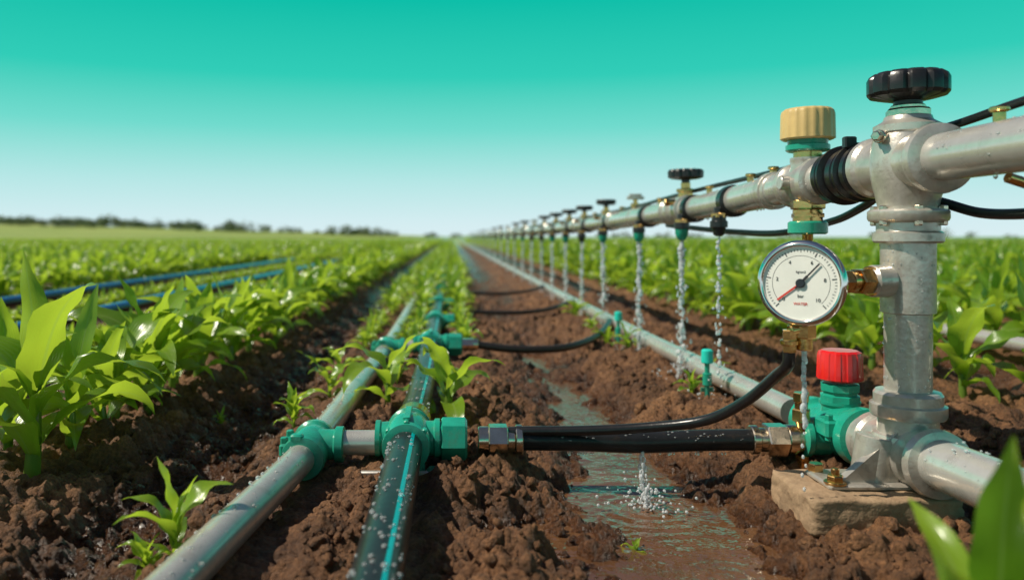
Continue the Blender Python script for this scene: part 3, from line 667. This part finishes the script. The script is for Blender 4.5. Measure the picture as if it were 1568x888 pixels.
def corn(name,H,seed,nl=7,seg=10,half=2,spread=1,wide=1):
    rs=random.Random(seed); V=[];F=[];U=[];A=[];MI=[]
    sh=H*.42; sr=H*.030; sg=8 if seg>6 else 4
    lean=(rs.uniform(-.04,.04)*H,rs.uniform(-.04,.04)*H)
    b0=len(V)
    for i,(t,r) in enumerate(((-.08,1.2),(.0,1.25),(.3,1.1),(.6,.8),(1,.35))):
        for k in range(sg):
            a=2*math.pi*k/sg; V.append(Vector((lean[0]*max(t,0)+sr*r*math.cos(a),lean[1]*max(t,0)+sr*r*math.sin(a),sh*t))); U.append((.3,t)); A.append(.6)
    for i in range(4):
        for k in range(sg):
            F.append((b0+i*sg+k,b0+i*sg+(k+1)%sg,b0+(i+1)*sg+(k+1)%sg,b0+(i+1)*sg+k)); MI.append(1)
    az=rs.uniform(0,6.28)
    for j in range(nl):
        t=j/(nl-1); az+=math.pi*.8+rs.uniform(-.7,.7)
        hb=sh*(.12+.85*t)
        Ln=H*(.48+.34*math.sin(math.pi*(.18+.62*t)))*rs.uniform(.85,1.15)
        W=Ln*rs.uniform(.24,.33)*wide*(.8 if j==0 else 1)
        e0=R(rs.uniform(42,62)+22*t)*min(1,1.15/spread); e1=R(rs.uniform(-75,-25)+55*t*t)*spread
        if t>.85: e1=R(rs.uniform(30,70))/spread**2; W*=.8
        vs,uv=leafverts(rs,(lean[0]*hb/sh,lean[1]*hb/sh,hb),az,Ln,W,e0,e1,seg,half,rs.uniform(-.9,.9),rs.uniform(.15,.45))
        b0=len(V); V+=vs; U+=uv; rr=rs.random()*.75+.25*t; A+=[rr]*len(vs); m=2*half+1
        for i in range(seg):
            for k in range(m-1):
                F.append((b0+i*m+k,b0+i*m+k+1,b0+(i+1)*m+k+1,b0+(i+1)*m+k)); MI.append(0)
    return V,F,U,A,MI
def mk_corn_mesh(name,V,F,U,A,MI):
    me=bpy.data.meshes.new(name); V=np.asarray([tuple(v) for v in V] if not isinstance(V,np.ndarray) else V,np.float32); F=np.asarray(F,np.int32)
    me.vertices.add(len(V)); me.vertices.foreach_set('co',V.ravel())
    me.loops.add(F.size); me.loops.foreach_set('vertex_index',F.ravel())
    me.polygons.add(len(F)); me.polygons.foreach_set('loop_start',np.arange(0,F.size,4,dtype=np.int32)); me.polygons.foreach_set('loop_total',np.full(len(F),4,np.int32))
    me.update(calc_edges=True)
    uvl=me.uv_layers.new(name='UVMap'); U=np.asarray(U,np.float32); uvl.data.foreach_set('uv',U[F.ravel()].ravel())
    at=me.attributes.new('rnd','FLOAT','POINT'); at.data.foreach_set('value',np.asarray(A,np.float32))
    me.materials.append(M_leaf); me.materials.append(M_stem)
    me.polygons.foreach_set('material_index',np.asarray(MI,np.int32)); me.polygons.foreach_set('use_smooth',np.ones(len(F),bool)); me.update(); return me
hi=[corn('c',1,100+i,nl=7+i%3,seg=12,half=2) for i in range(10)]
arch=[corn('c',1,400+i,nl=7,seg=14,half=2,spread=1.5,wide=.85) for i in range(4)]
lo=[corn('c',1,200+i,nl=6,seg=5,half=1,wide=1.15) for i in range(8)]
def tonp(p): return (np.array([tuple(v) for v in p[0]]),np.array(p[1]),np.array(p[2]),np.array(p[3]),np.array(p[4]))
hin=[tonp(p) for p in hi]; lon=[tonp(p) for p in lo]
def gather(name,items,lib):
    Vs=[];Fs=[];Us=[];As=[];Ms=[];off=0
    for (x,y,z,H,rot,k) in items:
        V,F,U,A,MI=lib[k%len(lib)]; c,s=math.cos(rot),math.sin(rot)
        V2=np.stack([(V[:,0]*c-V[:,1]*s)*H+x,(V[:,0]*s+V[:,1]*c)*H+y,V[:,2]*H+z],1)
        Vs.append(V2);Fs.append(F+off);Us.append(U);As.append(np.clip(A*.6+random.random()*.4,0,1));Ms.append(MI);off+=len(V)
    return mk_corn_mesh(name,np.concatenate(Vs),np.concatenate(Fs),np.concatenate(Us),np.concatenate(As),np.concatenate(Ms))
def ghs(x,y): return float(gh(np.array([x]),np.array([y]))[0])
hm=[mk_corn_mesh('corn_plant_mesh',*p) for p in hin]; am_=[mk_corn_mesh('corn_plant_mesh',*tonp(p)) for p in arch]
def plant(x,y,H,k,rot,name='corn_plant',lib=None):
    lib=lib or hm
    o=part(name,lib[k%len(lib)]); o.location=(x,y,ghs(x,y)-.004); o.scale=(H,H,H); o.rotation_euler=(0,0,rot)
rp=random.Random(3)
plant(-.715,1.36,.37,0,3.4); plant(-.84,1.42,.27,5,2.6); plant(-.90,1.62,.28,7,2.6)
y=1.54; i=1
while y<2.7:
    plant(-.72+rp.uniform(-.03,.03),y,rp.uniform(.25,.30),i,rp.uniform(0,6.28)); y+=rp.uniform(.08,.11); i+=1
for (x,y,H) in ((1.30,2.02,.27),(1.42,1.93,.29),(1.33,2.25,.27),(1.28,2.42,.28),(1.36,2.6,.28)): plant(x,y,H,i,rp.uniform(0,6.28)); i+=1
plant(-.005,1.78,.23,0,.3,lib=am_); plant(-.15,1.90,.23,1,2.0,lib=am_); plant(-.14,2.2,.11,2,1.0,lib=am_); plant(.02,2.15,.11,3,4.0,lib=am_)
plant(-.33,1.68,.10,8,1.2); plant(-.31,2.05,.15,0,5.2,lib=am_); plant(-.33,2.35,.12,3,2.2,lib=am_)
plant(-.345,1.0,.12,7,.8); plant(-.37,.97,.06,2,.8)
def upright(x,y,sh,leaves):
    rs=random.Random(12); V=[];F=[];U=[];A=[];MI=[]
    for k in range(2):
        for j in range(6):
            a=j*math.pi/3; r=.007-.002*k; V.append(Vector((r*math.cos(a),r*math.sin(a),-.02+(sh+.02)*k))); U.append((.3,k)); A.append(.6)
    for j in range(6): F.append((j,(j+1)%6,6+(j+1)%6,6+j)); MI.append(1)
    for (hb,az,Ln,W,e0,e1) in leaves:
        vs,uv=leafverts(rs,(0,0,hb),az,Ln,W,R(e0),R(e1),14,2,rs.uniform(-.3,.3),.25)
        b0=len(V); V+=vs; U+=uv; A+=[rs.random()]*len(vs)
        for i in range(14):
            for k in range(4): F.append((b0+i*5+k,b0+i*5+k+1,b0+(i+1)*5+k+1,b0+(i+1)*5+k)); MI.append(0)
    o=part('corn_plant',mk_corn_mesh('corn_plant_mesh',V,F,U,A,MI)); o.location=(x,y,ghs(x,y))
upright(.385,.56,.16,[(.14,4.4,.150,.036,84,70),(.11,3.6,.13,.036,66,38),(.13,.4,.16,.038,75,30),(.10,1.6,.15,.034,65,20),(.08,3.3,.115,.020,50,10),(.06,5.2,.15,.03,60,0)])
plant(.262,1.13,.035,4,1,'seedling'); plant(.80,1.45,.05,3,2,'seedling'); plant(-.55,1.9,.05,1,2,'seedling')
i=40
for (x,y,H) in ((.60,1.98,.08),(.60,2.7,.10),(.58,2.95,.10),(.60,3.4,.1),(.75,2.3,.08),(.61,3.9,.12)): plant(x,y,H,i,rp.uniform(0,6.28),'seedling'); i+=1
crop=empty('corn_crop_rows',(0,10,0))
def strip(seed,H0,H1,lib,sp=.105,LN=2.0,jx=.03):
    rs=random.Random(seed); it=[]; y=0
    while y<LN-.02:
        it.append((rs.gauss(0,jx),y,-.012,rs.uniform(H0,H1),rs.uniform(0,6.28),rs.randrange(50))); y+=sp*rs.uniform(.7,1.3)
    return gather('row_strip',it,lib)
strips=[strip(i,.23,.33,hin) for i in range(4)]
small=[strip(20+i,.12,.20,hin,.13) for i in range(3)]
def put(me,x,y,s=1,flip=False,name='row_strip'):
    o=bpy.data.objects.new(name,me); scene.collection.objects.link(o); o.parent=crop; o.matrix_parent_inverse=Matrix.Translation((0,-10,0))
    o.location=(x,y+(2.0*s if flip else 0),0); o.scale=(s,s,s)
    if flip: o.rotation_euler=(0,0,math.pi)
rs=random.Random(9)
for r in range(0,12):
    for (x,y0) in ((-.74-SP*r,2.7 if r==0 else .8),(1.32+SP*r,2.7 if r==0 else .8)):
        if x<0:
            s=.9
            if r in (1,): s=.38
            if r==2: s=.36
        else: s=1
        y=y0
        while y<10.7:
            if (x<0 and x>-.62*(y+2)-.8) or (x>0 and x<.78*(y+2)+.8):
                put(strips[rs.randrange(4)],x+(.14 if r==2 and x<0 else 0)+(.16 if r==1 and x<0 else 0),y,s,rs.random()<.5)
            y+=2*s
yy=2.78
while yy<50:
    s=.62 if yy<4 else 1.05
    put(small[rs.randrange(3)],-.145,yy,s,rs.random()<.5); put(small[rs.randrange(3)],.045,yy,s,rs.random()<.5)
    put(small[rs.randrange(3)],-.31,yy,s*.8,rs.random()<.5)
    yy+=2*(.62 if yy<4 else 1)
TW=SP*9
def tile(seed,hs=1):
    rs=random.Random(seed); it=[]
    for r in range(9):
        y=0
        while y<6: it.append((r*SP+rs.gauss(0,.04),y,0,rs.uniform(.24,.30)*hs,rs.uniform(0,6.28),rs.randrange(50))); y+=rs.uniform(.11,.22)
    return gather('field_tile',it,lon)
tiles=[tile(300+i) for i in range(3)]; tilesL=[tile(310+i,.85) for i in range(3)]
for j in range(9):
    y=10.7+6*j
    for k in range(0,9):
        xl=-.74-TW*(k+1)+SP
        if xl+TW>-.60*(y+6)-1: put(tilesL[rs.randrange(3)],xl,y,name='field_tile')
        xr=1.32+TW*k
        if xr<.76*(y+6)+1: put(tiles[rs.randrange(3)],xr,y,name='field_tile')
# ------------------------------------------------------------------ distant trees
def treemat():
    m,nt,b=newmat('distant_foliage'); at=N(nt,'ShaderNodeAttribute'); at.attribute_name='rnd'
    r=ramp(nt,at.outputs['Fac'],[(0,(.08,.12,.06)),(1,(.18,.22,.09))]); L(nt,r.outputs[0],b.inputs['Base Color']); b.inputs['Roughness'].default_value=.8; return m  # foliage colours lightened, distance haze is put into the base colour
M_tree=treemat()
rs=np.random.RandomState(5); TV=[];TF=[];TA=[]
def addtree(x,y,z,h,w):
    n=220
    nl=rs.randint(3,6); cs=[(rs.uniform(-.5,.5)*w,rs.uniform(-.3,.3)*w,h*rs.uniform(.35,.8),rs.uniform(.25,.42)*w) for _ in range(nl)]
    for _ in range(n):
        c=cs[rs.randint(nl)]; d=rs.normal(size=3); d/=np.linalg.norm(d); d*=c[3]*rs.uniform(.5,1.05)
        p=np.array([x+c[0]+d[0],y+c[1]+d[1],z+max(.1,c[2]+d[2]*.8)]); s=h*.07*rs.uniform(.6,1.5)
        a=rs.normal(size=3);a/=np.linalg.norm(a);b=np.cross(a,rs.normal(size=3));b/=np.linalg.norm(b)
        k=len(TV); TV.extend([p-a*s-b*s,p+a*s-b*s,p+a*s+b*s,p-a*s+b*s]); TF.append((k,k+1,k+2,k+3)); v=rs.rand(); TA.extend([v]*4)
    k=len(TV); r=h*.035
    for (zz,q2) in ((0,r*1.3),(h*.6,r*.5)):
        for t in range(4): TV.append(np.array([x+q2*math.cos(t*1.57),y+q2*math.sin(t*1.57),z+zz])); TA.append(.1)
    for t in range(4): TF.append((k+t,k+(t+1)%4,k+4+(t+1)%4,k+4+t))
for i in range(170):
    if i<125: u=-.62+ .55*rs.rand()**1.2
    else: u=rs.uniform(-.12,.80)
    y=rs.uniform(270,330); x=u*y; h=rs.uniform(.9,2.4)*(1.15 if u<-.2 else .75)
    if rs.rand()<.07: h*=1.8
    addtree(x,y,float(gh(np.array([x]),np.array([y]))[0]),h,h*rs.uniform(1.4,2.8))
me=bpy.data.meshes.new('distant_treeline'); me.from_pydata([tuple(v) for v in TV],[],TF)
at=me.attributes.new('rnd','FLOAT','POINT'); at.data.foreach_set('value',np.array(TA,np.float32)); me.materials.append(M_tree); part('distant_treeline',me)
# ------------------------------------------------------------------ sky + sun
sunv=Vector((-.66,-.05,.78)).normalized()
w=bpy.data.worlds.new('sky'); scene.world=w; w.use_nodes=True; nt=w.node_tree; bg=nt.nodes['Background']
sky=N(nt,'ShaderNodeTexSky'); sky.sky_type='NISHITA'; sky.sun_disc=False
el=math.asin(sunv.z); sky.sun_elevation=el; sky.sun_rotation=math.atan2(sunv.x,sunv.y)
tc=N(nt,'ShaderNodeTexCoord'); sp=N(nt,'ShaderNodeSeparateXYZ'); L(nt,tc.outputs['Generated'],sp.inputs[0])
def s2l(c): return [((v/255)/12.92 if v/255<.04 else ((v/255+.055)/1.055)**2.4) for v in c]
stops=[(0,(218,238,242)),(.018,(212,237,241)),(.067,(182,231,230)),(.132,(114,219,206)),(.195,(50,205,184)),(.285,(12,190,168)),(.45,(8,170,160))]
rp_=ramp(nt,sp.outputs[2],[(p,s2l(c)) for p,c in stops])
sc=N(nt,'ShaderNodeVectorMath',operation='SCALE'); L(nt,rp_.outputs[0],sc.inputs[0]); sc.inputs['Scale'].default_value=10
fm=N(nt,'ShaderNodeMapRange'); L(nt,sp.outputs[2],fm.inputs[0]); fm.inputs[1].default_value=.285; fm.inputs[2].default_value=.34; fm.inputs[3].default_value=1; fm.inputs[4].default_value=0
sk=N(nt,'ShaderNodeVectorMath',operation='SCALE'); L(nt,sky.outputs[0],sk.inputs[0]); sk.inputs['Scale'].default_value=.6
mx=N(nt,'ShaderNodeMixRGB'); L(nt,fm.outputs[0],mx.inputs[0]); L(nt,sk.outputs[0],mx.inputs[1]); L(nt,sc.outputs[0],mx.inputs[2])
L(nt,mx.outputs[0],bg.inputs[0]); bg.inputs[1].default_value=.1
sl=bpy.data.lights.new('sun','SUN'); sl.energy=5; sl.angle=R(.5); sl.color=(1,.92,.77)
so=bpy.data.objects.new('sun',sl); scene.collection.objects.link(so); so.rotation_euler=sunv.to_track_quat('Z','Y').to_euler()
# ------------------------------------------------------------------ camera
cd=bpy.data.cameras.new('camera'); cam=bpy.data.objects.new('camera',cd); scene.collection.objects.link(cam)
cam.location=(0,0,.4); cam.rotation_euler=(R(90),0,0); cd.lens=28.0; cd.sensor_width=36
cd.shift_x=94/1568; cd.shift_y=-82/1568; cd.clip_end=6000; cd.clip_start=.02
cd.dof.use_dof=True; cd.dof.focus_distance=1.3; cd.dof.aperture_fstop=2.8
scene.camera=cam
scene.view_settings.view_transform='Standard'; scene.view_settings.look='None'; scene.view_settings.exposure=0
